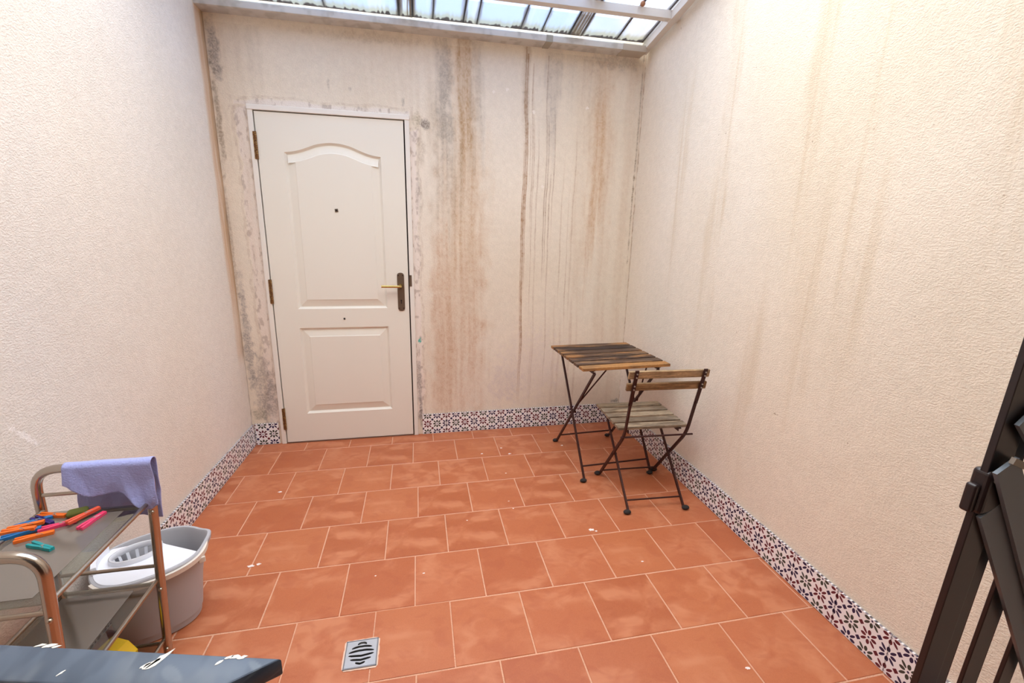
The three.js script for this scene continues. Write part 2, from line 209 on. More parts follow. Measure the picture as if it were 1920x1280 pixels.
{ const S = 0.28, P = 0.2852, off = [0.204, 0.067, -0.057, 0.097, -0.048, 0.084, 0.218, 0.089, 0.228, 0.095, 0.23, 0.09, 0.225, 0.09, 0.22], G = 0.0042, cache = new Map(), r = rng(5);
  for (let row = 0; row < 14; row++) {
    const z0 = Math.max(-0.12, row * P - 0.1611), z1 = Math.min(3.6, (row + 1) * P - 0.1611);
    for (let j = -5; j < 9; j++) {
      let x0 = off[row] + j * S, x1 = x0 + S; const zm = (z0 + z1) / 2, lo = LZ(zm) - 0.01, hi = RX(zm) + 0.01;
      x0 = Math.max(x0, lo); x1 = Math.min(x1, hi); if (x1 - x0 < 0.015) continue;
      const w = x1 - x0 - G, d = z1 - z0 - G, cx = (x0 + x1) / 2, cut = z0 < 1.727 && z1 > 1.727 && x0 < 0.232 && x1 > 0.136, key = w.toFixed(3) + d.toFixed(3) + (cut ? cx : ''); if (!cache.has(key)) cache.set(key, cut ? notched(w, d, 0.136 - cx, 0.232 - cx, 1.679 - zm, 1.775 - zm) : tileGeo(w, d));
      const m = part('floor_tile', cache.get(key), clayMats[Math.floor(r() * 8)], floor); m.position.set((x0 + x1) / 2, (r() - 0.5) * 0.0006, zm); m.rotation.y = (w > 0.27 && d > 0.27 && r() < 0.3) ? Math.PI : 0; m.rotation.x = (r() - 0.5) * 0.002;
    }
  }
  // dried paint spots
  const mSpot = std({ color: 0xf0e2dc, roughness: 0.8 }), spots = [[1.216, 1.23, 0.012], [1.235, 1.243, 0.006], [-0.33, 1.207, 0.012], [-0.30, 1.2, 0.009], [1.36, 1.48, 0.005], [1.47, 2.02, 0.007], [-0.37, 0.62, 0.008], [0.62, 1.05, 0.004], [0.9, 0.63, 0.004], [1.35, 0.33, 0.009], [0.93, 0.30, 0.006], [0.79, 0.36, 0.007], [0.40, 1.38, 0.004], [0.97, 0.39, 0.009], [0.20, 1.36, 0.004], [0.86, 0.92, 0.004], [0.87, 0.99, 0.004]];
  const rs = rng(9);
  for (const [x, z, s] of spots) { const n = 11, sh = new THREE.Shape(); for (let k = 0; k < n; k++) { const a = k / n * 6.283, q = s * (0.55 + 0.6 * rs()); k ? sh.lineTo(q * 1.3 * Math.cos(a), q * 0.8 * Math.sin(a)) : sh.moveTo(q * 1.3, 0); } const g = new THREE.ExtrudeGeometry(sh, { depth: 0.0008, bevelEnabled: false }); g.rotateX(-Math.PI / 2); part('paint_spot', g, mSpot, floor).position.set(x, 0.0003, z); }
}

// ───────────────────────── skirting tiles ─────────────────────────
const skirtMats = [0, 1, 2, 3].map((k) => {
  const t = canvasTex(512, 384, (g, W, H) => { // 0.2 m by 0.15 m of printed flowers, pitch one third of the tile
    g.fillStyle = '#f5f3f3'; g.fillRect(0, 0, W, H);
    const P = W / 3, red = '#5e1426', green = '#353d34', navy = '#1c1642', sets = [[navy, red, green], [navy, green, red], [navy, red, green], [navy, green, red]][k];
    g.strokeStyle = 'rgba(90,80,110,0.22)'; g.lineWidth = 2.2;
    for (let row = -1; row <= 1; row++) for (let i = -1; i <= 4; i++) {
      const cx = i * P, cy = H / 2 + row * P * 1.0, col = sets[((i % 3) + 3 + (row ? 1 + (k & 1) : 0)) % 3], atJoint = i % 3 === 0;
      g.beginPath(); g.moveTo(cx, cy); g.lineTo(cx + P / 2, cy + P / 2); g.moveTo(cx, cy); g.lineTo(cx - P / 2, cy + P / 2); g.stroke();
      for (let p = 0; p < 8; p++) { g.save(); g.translate(cx, cy); g.rotate(p * Math.PI / 4); const diag = p & 1; g.fillStyle = col; g.beginPath(); if (diag) g.ellipse(0, P * 0.34, P * 0.066, P * 0.175, 0, 0, 6.3); else g.ellipse(0, P * 0.28, P * 0.088, P * 0.14, 0, 0, 6.3); g.fill(); g.restore(); }
      g.fillStyle = atJoint ? '#b9b2bd' : navy; g.beginPath(); g.arc(cx, cy, P * 0.055, 0, 6.3); g.fill();
      g.save(); g.translate(cx + P / 2, cy + P / 2); g.rotate(Math.PI / 4); g.fillStyle = ((i + row + k) & 1) ? red : navy; const q = P * 0.21; g.fillRect(-q / 2, -q / 2, q, q); g.restore();
    }
    g.fillStyle = 'rgba(60,52,60,0.6)'; for (let x = 0; x < W; x += 44) g.fillRect(x, 0, 26, 3);
  });
  return phy({ map: t, roughness: 0.3 });
});
const mSkirtEdge = std({ color: 0xc9bfb4, roughness: 0.9 });
function skirtTile(w, u0) { const g = new RoundedBoxGeometry(w, 0.149, 0.009, 1, 0.0012), p = g.attributes.position, uv = g.attributes.uv; for (let i = 0; i < p.count; i++) uv.setXY(i, u0 + (p.getX(i) + w / 2) / 0.198, p.getY(i) / 0.149 + 0.5); return g; }
function skirting(name, label, a, b, joints, mortarT = 0.011) { // a, b: face ends [x,z]; joints: distances along from a
  const g = structure(name, label, 'skirting'), dx = b[0] - a[0], dz = b[1] - a[1], L = Math.hypot(dx, dz); g.position.set(a[0], 0, a[1]); g.rotation.y = Math.atan2(-dz, dx); const r = rng(name.length * 7);
  const lo = joints[0], hi = joints[joints.length - 1];
  part('mortar', box(hi - lo, 0.147, 0.006, (lo + hi) / 2, 0.0752, -0.0082), mSkirtEdge, g);
  for (let i = 0; i < joints.length - 1; i++) { const w = joints[i + 1] - joints[i] - 0.0025; if (w < 0.01) continue; const u0 = i === 0 ? 1 - w / 0.198 : 0; const m = part('skirting_tile', skirtTile(Math.min(w, 0.1975), u0), skirtMats[(i * 3 + (r() * 4 | 0)) % 4], g); m.position.set((joints[i] + joints[i + 1]) / 2, 0.0765 + (r() - 0.5) * 0.002, -0.0045 + (r() - 0.5) * 0.001); }
  return g;
}
skirting('baseboard_back', 'patterned flower tiles along the foot of the stained back wall', [0, 0], [1.9, 0], [0.413, 0.583, 0.781, 0.98, 1.18, 1.38, 1.577, 1.775, 1.895]);
{ const g = scene.getObjectByName('baseboard_back'); const m = part('skirting_tile', skirtTile(0.145, 0.1), skirtMats[0], g); m.position.set(-0.606, 0.0765, -0.0045); }
{ const j = [0.0]; for (let z = 0.131; z < 3.2; z += 0.1985) j.push(z);
  skirting('baseboard_right', 'patterned flower tiles along the foot of the wall beside the chair', [RX(0) - 0.010, 0], [RX(3.2) - 0.010, 3.2], j);
  const k = [0.1]; for (let z = 0.2; z < 2.97; z += 0.1985) k.push(z); k.push(2.978);
  skirting('baseboard_left', 'patterned flower tiles along the foot of the wall behind the bucket', [LZ(2.98) + 0.010, 2.98], [LZ(0) + 0.010, 0], k); }

// ───────────────────────── door ─────────────────────────
const mDoor = std({ color: 0xece7da, roughness: 0.42 }), mBrass = std({ color: 0x8a6232, roughness: 0.5, metalness: 0.7 }), mBronze = std({ color: 0x806f5e, roughness: 0.45, metalness: 0.75 }), mGold = std({ color: 0xc9b070, roughness: 0.25, metalness: 0.9 }), mDark = std({ color: 0x191412, roughness: 0.7 });
const rustMap = dataTex(64, 128, (u, v) => { const a = fbm(u * 6, v * 14, 3); const c = [128, 92, 46]; mixc(c, [92, 44, 26], sstep(0.45, 0.6, a)); mixc(c, [170, 140, 84], sstep(0.6, 0.75, vnoise(u * 9 + 4, v * 17))); return c; });
const mHinge = std({ map: rustMap, roughness: 0.6, metalness: 0.45 });
const door = structure('door_1', 'white moulded two-panel door with arched upper panel and lever handle', 'door');
{
  const x0 = -0.484, x1 = 0.347, y0 = 0.008, y1 = 2.065, Z = 0;
  const leaf = new THREE.Group(); leaf.name = 'door_leaf'; door.add(leaf);
  // panel outlines, counter-clockwise
  const arch = []; { const L = -0.343, R = 0.207; arch.push([L, 0.918], [R, 0.918], [R, 1.852]);
    const top = [[0.207, 1.852], [0.163, 1.857], [0.12, 1.868], [0.072, 1.886], [0.03, 1.902], [-0.018, 1.912], [-0.068, 1.916], [-0.118, 1.912], [-0.166, 1.902], [-0.208, 1.886], [-0.256, 1.868], [-0.299, 1.857], [-0.343, 1.852]];
    const cv = new THREE.CatmullRomCurve3(top.map(([x, y]) => V(x, y, 0))); for (let k = 1; k <= 40; k++) { const p = cv.getPoint(k / 40); arch.push([p.x, p.y]); } }
  const low = [[-0.345, 0.207], [0.21, 0.207], [0.21, 0.794], [-0.345, 0.794]];
  const inset = (pl, d) => pl.map((p, i) => { const a = pl[(i + pl.length - 1) % pl.length], b = pl[(i + 1) % pl.length]; let e1 = [p[0] - a[0], p[1] - a[1]], e2 = [b[0] - p[0], b[1] - p[1]]; const l1 = Math.hypot(...e1), l2 = Math.hypot(...e2); const n1 = [-e1[1] / l1, e1[0] / l1], n2 = [-e2[1] / l2, e2[0] / l2], k = 1 + n1[0] * n2[0] + n1[1] * n2[1]; return [p[0] + d * (n1[0] + n2[0]) / k, p[1] + d * (n1[1] + n2[1]) / k]; });
  const sh = new THREE.Shape([[x0, y0], [x1, y0], [x1, y1], [x0, y1]].map((p) => new THREE.Vector2(...p)));
  for (const pl of [arch, low]) sh.holes.push(new THREE.Path(pl.map((p) => new THREE.Vector2(...p)).reverse()));
  const face = new THREE.ShapeGeometry(sh); face.translate(0, 0, Z);
  const slab = new THREE.BoxGeometry(x1 - x0, y1 - y0, 0.028); slab.translate((x0 + x1) / 2, (y0 + y1) / 2, Z - 0.030);
  const rim = new THREE.ExtrudeGeometry(new THREE.Shape([[x0, y0], [x1, y0], [x1, y1], [x0, y1]].map((p) => new THREE.Vector2(...p))), { depth: 0.013, bevelEnabled: false }); rim.deleteAttribute('uv');
  const sides = []; { const c = [[x0, y0], [x1, y0], [x1, y1], [x0, y1]]; for (let i = 0; i < 4; i++) { const a = c[i], b = c[(i + 1) % 4]; const g = new THREE.BufferGeometry(); g.setAttribute('position', new THREE.Float32BufferAttribute([a[0], a[1], Z, b[0], b[1], Z - 0.013, b[0], b[1], Z, a[0], a[1], Z, a[0], a[1], Z - 0.013, b[0], b[1], Z - 0.013], 3)); g.setAttribute('uv', new THREE.Float32BufferAttribute(new Array(12).fill(0), 2)); g.computeVertexNormals(); sides.push(g); } }
  part('leaf_face', merge([face, slab, ...sides]), mDoor, leaf);
  const prof = [[0, 0], [0.002, -0.003], [0.012, -0.013], [0.016, -0.013], [0.056, -0.002], [0.058, 0.000], [0.061, 0.0005]];
  for (const [nm, pl] of [['upper_panel', arch], ['lower_panel', low]]) {
    const pos = [], rings = prof.map(([d, z]) => inset(pl, d).map(([x, y]) => [x, y, Z + z])), n = pl.length;
    for (let i = 0; i < rings.length - 1; i++) for (let k = 0; k < n; k++) { const a = rings[i][k], b = rings[i][(k + 1) % n], c = rings[i + 1][(k + 1) % n], d = rings[i + 1][k]; pos.push(...a, ...b, ...c, ...a, ...c, ...d); }
    const last = rings[rings.length - 1], g = new THREE.BufferGeometry(); g.setAttribute('position', new THREE.Float32BufferAttribute(pos, 3)); g.setAttribute('uv', new THREE.Float32BufferAttribute(new Array(pos.length / 3 * 2).fill(0), 2)); g.computeVertexNormals();
    const f = new THREE.ShapeGeometry(new THREE.Shape(last.map((p) => new THREE.Vector2(p[0], p[1])))); f.translate(0, 0, last[0][2]);
    part(nm, toCreasedNormals(merge([g, f]), 0.12), mDoor, leaf);
  }
  // frame
  const fr = new THREE.Group(); fr.name = 'door_frame'; door.add(fr); const mFrame = std({ color: 0xece6dc, roughness: 0.5 });
  part('frame_post', box(0.028, 2.093, 0.09, -0.504, 1.0465, -0.038, 0.003), mFrame, fr); part('frame_post', box(0.028, 2.093, 0.09, 0.369, 1.0465, -0.038, 0.003), mFrame, fr); part('frame_head', box(0.903, 0.028, 0.094, -0.0675, 2.0845, -0.0365, 0.003), mFrame, fr);
  // hinges
  for (const y of [1.88, 1.03, 0.178]) { const h = new THREE.Group(); h.name = 'hinge'; door.add(h); for (let k = 0; k < 3; k++) part('knuckle', cyl(0.0075, 0.049, 12, -0.487, y + (k - 1) * 0.051, 0.006), mHinge, h); part('hinge_plate', box(0.012, 0.15, 0.003, -0.4935, y, 0.0078, 0.001), mHinge, h); }
  // lever handle on a long plate
  const hd = new THREE.Group(); hd.name = 'door_handle'; door.add(hd);
  { const s = new THREE.Shape(), w = 0.0205, a = 0.9, b = 1.148, c = 0.298; s.moveTo(c - w, a + 0.02); s.quadraticCurveTo(c - w, a, c, a); s.quadraticCurveTo(c + w, a, c + w, a + 0.02); s.lineTo(c + w, b - 0.02); s.quadraticCurveTo(c + w, b, c, b); s.quadraticCurveTo(c - w, b, c - w, b - 0.02);
    part('back_plate', new THREE.ExtrudeGeometry(s, { depth: 0.004, bevelEnabled: true, bevelSize: 0.002, bevelThickness: 0.002, bevelSegments: 2 }), mBronze, hd);
    part('lever', pipe([V(0.298, 1.064, 0.004), V(0.298, 1.064, 0.052), V(0.178, 1.066, 0.052)], 0.0085, 0.02), mGold, hd); part('rosette', cyl(0.013, 0.012, 18, 0.298, 1.064, 0.01, 'z'), mGold, hd);
    part('keyhole', merge([cyl(0.005, 0.003, 12, 0.298, 0.968, 0.0072, 'z'), box(0.005, 0.02, 0.003, 0.298, 0.957, 0.0072)]), mDark, hd);
    for (const [x, y] of [[0.284, 1.132], [0.312, 1.132], [0.284, 0.917], [0.312, 0.917]]) part('screw', cyl(0.0035, 0.003, 10, x, y, 0.007, 'z'), mDark, hd); }
  part('strike_plate', box(0.016, 0.074, 0.004, 0.3615, 1.098, 0.008, 0.001), mBronze, door);
  { const pg = box(0.019, 0.019, 0.006, 0, 0, 0, 0.002); pg.rotateZ(0.1); const pm = part('door_viewer', pg, mBronze, door); pm.position.set(-0.071, 1.53, 0.003); part('viewer_lens', cyl(0.005, 0.004, 12, 0, 0, 0.003, 'z'), mDark, pm); }
  part('bolt_cap', cyl(0.006, 0.005, 12, -0.067, 0.851, 0.002, 'z'), mDark, door);
  part('threshold', box(0.86, 0.006, 0.16, -0.0675, 0.0005, -0.075), std({ color: 0x7a5240, roughness: 0.8 }), door);
}

// ───────────────────────── roof and gutter ─────────────────────────
const roof = structure('ceiling', 'translucent ribbed roof sheets stained with grime over white metal bars', 'roof');
const SL = 0.158, RY = (z) => 2.598 + SL * z, ang = Math.atan(SL);
const mBar = std({ color: 0xdedad2, roughness: 0.55 });
{
  const xs = [-0.80, -0.43, -0.055, 0.345, 0.42, 0.535, 0.71, 0.79, 1.055, 1.185, 1.36, 1.44, 1.67, 1.845], zEnd = 0.82, z0 = 0.045;  // sheets stop at zEnd; roof beyond left open to add sky light
  const sheetMap = dataTex(1024, 512, (u, v) => { // u across the patio, v up the slope; clear sheet, streaked with dirt
    const x = u * 2.75 - 0.82, z = v * (zEnd - z0), c = [150, 172, 208];
    const w = fbm(x * 26, z * 1.4, 3); mixc(c, [178, 188, 204], 0.5 * sstep(0.45, 0.8, w)); mixc(c, [204, 203, 210], 0.6 * sstep(1.3, 1.75, x + (fbm(x * 9, z * 4, 2) - 0.5) * 0.5));
    const foot = z + (vnoise(x * 90, 3) - 0.5) * 0.03 + (vnoise(x * 23, 8) - 0.5) * 0.02; mixc(c, [128, 126, 92], 0.5 * (1 - sstep(0.03, 0.09, foot))); mixc(c, [34, 28, 34], 0.95 * (1 - sstep(0.008, 0.026, foot)));
    for (const s of xs) { const d = Math.abs(x - s); if (d < 0.05) mixc(c, [62, 54, 52], 0.55 * (1 - sstep(0.0, 0.02, d + (vnoise(x * 80, z * 12) - 0.5) * 0.02))); }
    for (const [s, h] of [[0.385, 0.05], [1.40, 0.045], [-0.62, 0.12]]) { const d = Math.abs(x - s) / h; if (d < 1.3) mixc(c, [58, 44, 32], 0.85 * (1 - sstep(0.6, 1.2, d)) * sstep(0.3, 0.62, fbm(x * 110, z * 2.5, 2))); }
    return c; });
  sheetMap.wrapS = sheetMap.wrapT = THREE.ClampToEdgeWrapping;
  const mSheet = phy({ map: sheetMap, transmission: 1, thickness: 0, roughness: 0.6, ior: 1.45 }), len = (zEnd - z0) / Math.cos(ang);
  const cuts = [-0.80, 0.42, 1.44, 1.905];
  for (let i = 0; i < 3; i++) { const a = cuts[i], b = cuts[i + 1], g = new THREE.PlaneGeometry(b - a, len, 1, 1), uv = g.attributes.uv, p = g.attributes.position; for (let k = 0; k < 4; k++) uv.setXY(k, ((a + b) / 2 + p.getX(k) + 0.82) / 2.75, p.getY(k) > 0 ? 0 : 1); g.rotateX(-Math.PI / 2 - ang + 0); const m = part('roof_sheet', g, mSheet, roof); m.position.set((a + b) / 2, RY((z0 + zEnd) / 2) + 0.002 * i, (z0 + zEnd) / 2); }
  const mRib = std({ color: 0x4a423f, roughness: 0.8 });
  xs.forEach((x, k) => { if (k === 0) return; const g = box([0.009, 0.006, 0.011, 0.007, 0.006, 0.007][(k * 5) % 6] * (x === 0.345 ? 2 : 1), 0.012, len); g.rotateX(-ang); part('sheet_rib', g, mRib, roof).position.set(x, RY((z0 + zEnd) / 2) + 0.009, (z0 + zEnd) / 2); });
  for (const z of [0.365, 0.80]) part('purlin', box(2.66, 0.042, 0.045, 0.59, RY(z) - 0.024, z, 0.002), mBar, roof);
  { const L = 3.75, g = box(0.042, 0.046, L / Math.cos(ang), 0, 0, 0, 0.002); g.rotateX(-ang); part('rafter', g, mBar, roof).position.set(1.872, RY(L / 2) - 0.026, L / 2 + 0.02);
    const g2 = g.clone(); part('rafter', g2, mBar, roof).position.set(-0.82, RY(L / 2) - 0.026, L / 2 + 0.02); }
  part('bolt_cap', new THREE.SphereGeometry(0.014, 14, 10), std({ color: 0xa8795a, roughness: 0.9 }), roof).position.set(1.66, RY(0.42) - 0.01, 0.41);
}
part('added_shade_slab', box(2.9, 0.18, 1.1, 0.6, 3.18, 3.25), std({ color: 0xe2d6c6, roughness: 0.9 }), roof);  // slab added out of view to shade the upper right wall
{ const gt = thing('gutter', 'grey metal rain gutter along the top of the stained wall', 'gutter');
  const gmap = dataTex(512, 64, (u, v) => { const c = [212, 210, 203], a = fbm(u * 60, v * 4, 3); mixc(c, [170, 166, 156], 0.5 * sstep(0.45, 0.75, a)); mixc(c, [206, 206, 204], 0.5 * sstep(0.5, 0.8, fbm(u * 23 + 9, v * 3, 2))); return c; });
  const mG = std({ map: gmap, roughness: 0.55, metalness: 0.1 });
  const prof = [[0.0, 2.542], [0.098, 2.542], [0.100, 2.544], [0.104, 2.572], [0.100, 2.577], [0.092, 2.577], [0.092, 2.571], [0.098, 2.571], [0.095, 2.547], [0.003, 2.547], [0.003, 2.60], [0.0, 2.60]];
  const seg = (xa, xb, s = 0) => { const sh = new THREE.Shape(prof.map(([z, y]) => new THREE.Vector2(-z - (z > 0.05 ? s : 0), y - (y < 2.56 ? s : 0)))), g = new THREE.ExtrudeGeometry(sh, { depth: xb - xa, bevelEnabled: false }); g.rotateY(Math.PI / 2); g.translate(xa, 0, -0.008); const p = g.attributes.position, uv = g.attributes.uv; for (let i = 0; i < p.count; i++) uv.setXY(i, p.getX(i) / 2.6, p.getZ(i) * 4 + p.getY(i) * 5); return toCreasedNormals(g, 0.5); };
  part('channel', seg(-0.755, 1.225), mG, gt); part('channel', seg(1.228, 1.86), mG, gt); part('joint_sleeve', seg(1.205, 1.245, 0.004), std({ color: 0xa9a292, roughness: 0.7 }), gt); part('end_piece', seg(1.70, 1.862, 0.003), std({ color: 0xbdb3a3, roughness: 0.7 }), gt); }

// ───────────────────────── folding table and chair ─────────────────────────
function woodTex(seed, light, dark, grey, lightShare) { return dataTex(512, 64, (u, v) => { const s = seed * 13.7, g = fbm(u * 9 + s, v * 22 + s, 4), f = vnoise(u * 60 + s, v * 60), p = fbm(u * 2.6 + s, v * 1.4 + s * 2, 3), c = [...dark]; mixc(c, light, sstep(0.62 - lightShare * 0.5, 0.86 - lightShare * 0.5, p + (g - 0.5) * 0.35)); mixc(c, grey, 0.45 * sstep(0.5, 0.75, fbm(u * 4 + s * 3, v * 3, 3))); const k = 0.72 + 0.4 * g + (f - 0.5) * 0.2; return [c[0] * k, c[1] * k, c[2] * k]; }); }
const wood = (...a) => std({ map: woodTex(...a), roughness: 0.72, bumpScale: 0.001 });
function slatGeo(L, t, w) { const g = new RoundedBoxGeometry(L, t, w, 2, 0.0025), p = g.attributes.position, uv = g.attributes.uv; for (let i = 0; i < p.count; i++) uv.setXY(i, (p.getX(i) + L / 2) / 0.56, (p.getZ(i) + p.getY(i)) / 0.09 + 0.5); return g; }
const mIron = std({ color: 0x3a1a16, roughness: 0.45, metalness: 0.25 }), mFoot = std({ color: 0x2b2624, roughness: 0.8 }), mBolt = std({ color: 0xb8b0a8, roughness: 0.35, metalness: 0.8 });
const tan = [176, 124, 72], dk = [90, 64, 46], gr = [128, 112, 96];
{
  const t = thing('folding_table', 'small square folding table with dark weathered slats and iron legs', 'table', [1.5435, 0, 0.531], 0.05);
  const mats = [wood(1, tan, dk, gr, 0.4), wood(2, tan, [58, 40, 32], gr, 0.1), wood(3, tan, dk, gr, 0.2), wood(4, [168, 116, 66], dk, gr, 0.42), wood(5, tan, [70, 48, 36], gr, 0.05), wood(6, [150, 112, 76], dk, gr, 0.15), wood(7, [186, 132, 74], [150, 98, 52], [120, 90, 60], 1.0)];
  const g = slatGeo(0.545, 0.017, 0.062); mats.forEach((m, k) => { part('slat', g, m, t).position.set(0, 0.692, -0.2365 + k * 0.0788); });
  for (const s of [-1, 1]) {
    part('support_rail', box(0.02, 0.005, 0.52, s * 0.205, 0.6813, 0), mIron, t); part('support_rail', box(0.004, 0.02, 0.52, s * 0.206, 0.674, 0), mIron, t);
    part('leg', flat([V(s * 0.218, 0.012, 0.255), V(s * 0.218, 0.672, -0.215)], 0.014, 0.010, V(1, 0, 0)), mIron, t);
    part('leg', flat([V(s * 0.198, 0.012, -0.272), V(s * 0.198, 0.668, 0.262)], 0.014, 0.010, V(1, 0, 0)), mIron, t);
    part('pivot_bolt', cyl(0.007, 0.04, 12, s * 0.208, 0.337, 0.005, 'x'), mIron, t);
    part('brace', rod(V(s * 0.205, 0.40, 0.055), V(s * 0.125, 0.683, 0.255), 0.0045, 8), mIron, t);
    for (const [x, z] of [[s * 0.218, 0.255], [s * 0.198, -0.272]]) { const f = new THREE.SphereGeometry(0.016, 14, 10); f.scale(1.3, 0.7, 0.9); part('foot_cap', f, mFoot, t).position.set(x - 0.008, 0.011, z + (z > 0 ? 0.006 : -0.006)); }
  }
  part('stretcher', rod(V(-0.218, 0.075, 0.211), V(0.218, 0.075, 0.211), 0.005, 10), mIron, t); part('stretcher', rod(V(-0.198, 0.075, -0.221), V(0.198, 0.075, -0.221), 0.005, 10), mIron, t);
}
{
  const t = thing('folding_chair', 'folding garden chair with greyed wooden slats pushed under small table', 'chair', [1.622, 0, 0.94], -0.045);
  const cl = [176, 154, 126], cd = [124, 104, 82], cg = [158, 146, 130], mats = [11, 12, 13, 14, 15].map((k) => wood(k, cl, cd, cg, 0.5)), mb = [wood(21, [186, 156, 116], [142, 110, 74], [166, 148, 124], 0.6), wood(22, [176, 142, 100], [134, 102, 66], [150, 130, 106], 0.6)];
  const g = slatGeo(0.392, 0.016, 0.056); mats.forEach((m, k) => part('seat_slat', g, m, t).position.set(0, 0.425, -0.238 + k * 0.0735));
  const bg = new RoundedBoxGeometry(0.425, 0.041, 0.014, 2, 0.003); { const p = bg.attributes.position, uv = bg.attributes.uv; for (let i = 0; i < p.count; i++) uv.setXY(i, (p.getX(i) + 0.21) / 0.56, (p.getY(i) + p.getZ(i)) / 0.09 + 0.5); }
  [[0.757, 0.199], [0.690, 0.183]].forEach(([y, z], k) => { const m = part('back_slat', bg, mb[k], t); m.position.set(0, y, z - 0.010); m.rotation.x = 0.2; });
  for (const s of [-1, 1]) {
    part('upright', merge([flat([V(s * 0.172, 0.012, -0.192), V(s * 0.174, 0.40, 0.115), V(s * 0.178, 0.60, 0.162)], 0.015, 0.010, V(1, 0, 0), 0.06), flat([V(s * 0.178, 0.585, 0.159), V(s * 0.180, 0.785, 0.212)], 0.006, 0.019, V(1, 0, 0))]), mIron, t);
    part('leg', flat([V(s * 0.156, 0.012, 0.200), V(s * 0.156, 0.412, -0.215)], 0.014, 0.009, V(1, 0, 0)), mIron, t);
    part('pivot_bolt', cyl(0.006, 0.03, 12, s * 0.165, 0.228, -0.021, 'x'), mIron, t);
    part('seat_rail', box(0.016, 0.005, 0.36, s * 0.15, 0.415, -0.09), mIron, t); part('seat_rail', box(0.004, 0.018, 0.36, s * 0.142, 0.4085, -0.09), mIron, t);
    for (const [y, z] of [[0.768, 0.2145], [0.748, 0.2095], [0.700, 0.196], [0.680, 0.191]]) part('bolt', cyl(0.004, 0.004, 10, s * 0.1795, y, z, 'z'), mBolt, t);
    for (const [x, z] of [[s * 0.172, -0.192], [s * 0.156, 0.200]]) { const f = new THREE.SphereGeometry(0.016, 14, 10); f.scale(1.3, 0.75, 0.95); part('foot_cap', f, mFoot, t).position.set(x + (z < 0 ? (s < 0 ? -0.012 : 0.008) : 0.008 * s), 0.012, z + (z > 0 ? 0.006 : -0.004)); }
  }
  part('cross_rod', rod(V(-0.19, 0.388, 0.108), V(0.215, 0.388, 0.108), 0.005, 10), mIron, t);
  part('stretcher', rod(V(-0.17, 0.045, -0.166), V(0.17, 0.045, -0.166), 0.0045, 10), mIron, t); part('stretcher', rod(V(-0.155, 0.05, 0.160), V(0.155, 0.05, 0.160), 0.0045, 10), mIron, t);
}

// ───────────────────────── floor drain ─────────────────────────
{ const t = thing('floor_drain', 'square steel floor drain grate with curved slots set in tile', 'drain', [0.184, 0, 1.727], 0.0);
  const irregular = new THREE.Shape(); { const r = rng(31), n = 44; for (let k = 0; k < n; k++) { const a = k / n * 6.2832, q = 0.060 / Math.max(Math.abs(Math.cos(a)), Math.abs(Math.sin(a))) * (0.97 + 0.05 * r()); const x = q * Math.cos(a) * 0.99, y = q * Math.sin(a) * 0.99; k ? irregular.lineTo(x, y) : irregular.moveTo(x, y); } }
  irregular.holes.push(new THREE.Path([[-0.048, -0.048], [-0.048, 0.048], [0.048, 0.048], [0.048, -0.048]].map((p) => new THREE.Vector2(...p))));
  const mg = new THREE.ExtrudeGeometry(irregular, { depth: 0.0012, bevelEnabled: false }); mg.rotateX(-Math.PI / 2); part('mortar_edge', mg, std({ color: 0xe9c7b0, roughness: 0.95 }), t).position.y = 0.0004;
  { const mw = std({ color: 0x8b8a88, roughness: 0.8 }), W = 0.094; part('well', merge([box(0.003, 0.115, W, -W / 2 + 0.0015, -0.0575, 0), box(0.003, 0.115, W, W / 2 - 0.0015, -0.0575, 0), box(W, 0.115, 0.003, 0, -0.0575, -W / 2 + 0.0015), box(W, 0.115, 0.003, 0, -0.0575, W / 2 - 0.0015), box(W, 0.004, W, 0, -0.117, 0)]), mw, t); }
  const s = new THREE.Shape([[-0.05, -0.05], [0.05, -0.05], [0.05, 0.05], [-0.05, 0.05]].map((p) => new THREE.Vector2(...p)));
  [[0.0375, 0.016], [0.0235, 0.034], [0.008, 0.042], [-0.008, 0.042], [-0.0235, 0.034], [-0.0375, 0.016]].forEach(([y, w]) => { const p = new THREE.Path(), h = 0.0041, b = Math.sign(y) * 0.0025; p.moveTo(-w, y - b); p.bezierCurveTo(-w, y - b + h * 1.3, -w * 0.4, y + b + h * 1.5, 0, y + b + h); p.bezierCurveTo(w * 0.4, y + b + h * 1.5, w, y - b + h * 1.3, w, y - b); p.bezierCurveTo(w, y - b - h * 1.3, w * 0.4, y + b - h * 0.5, 0, y + b - h); p.bezierCurveTo(-w * 0.4, y + b - h * 0.5, -w, y - b - h * 1.3, -w, y - b); s.holes.push(p); });
  const g = new THREE.ExtrudeGeometry(s, { depth: 0.0022, bevelEnabled: false, curveSegments: 10 }); g.rotateX(-Math.PI / 2); part('grate', g, std({ color: 0xc6cad0, roughness: 0.3, metalness: 0.55 }), t).position.y = 0.0026;
  part('grate_rim', merge([box(0.108, 0.004, 0.003, 0, 0.003, -0.0525), box(0.108, 0.004, 0.003, 0, 0.003, 0.0525), box(0.003, 0.004, 0.108, -0.0525, 0.003, 0), box(0.003, 0.004, 0.108, 0.0525, 0.003, 0)]), std({ color: 0x8f9196, roughness: 0.4, metalness: 0.6 }), t); }

// where the ray through a pixel of the photograph meets the level y
const eye = V(0.411, 1.42, 3.059), gaze = new THREE.Quaternion().setFromEuler(new THREE.Euler(-0.2366, -0.2067, 0.0211, 'YXZ'));
function atY(px, py, y) { const f = 847.365, d = V((px - 960) / f, -(py - 640) / f, -1).applyQuaternion(gaze); return eye.clone().addScaledVector(d, (y - eye.y) / d.y); }

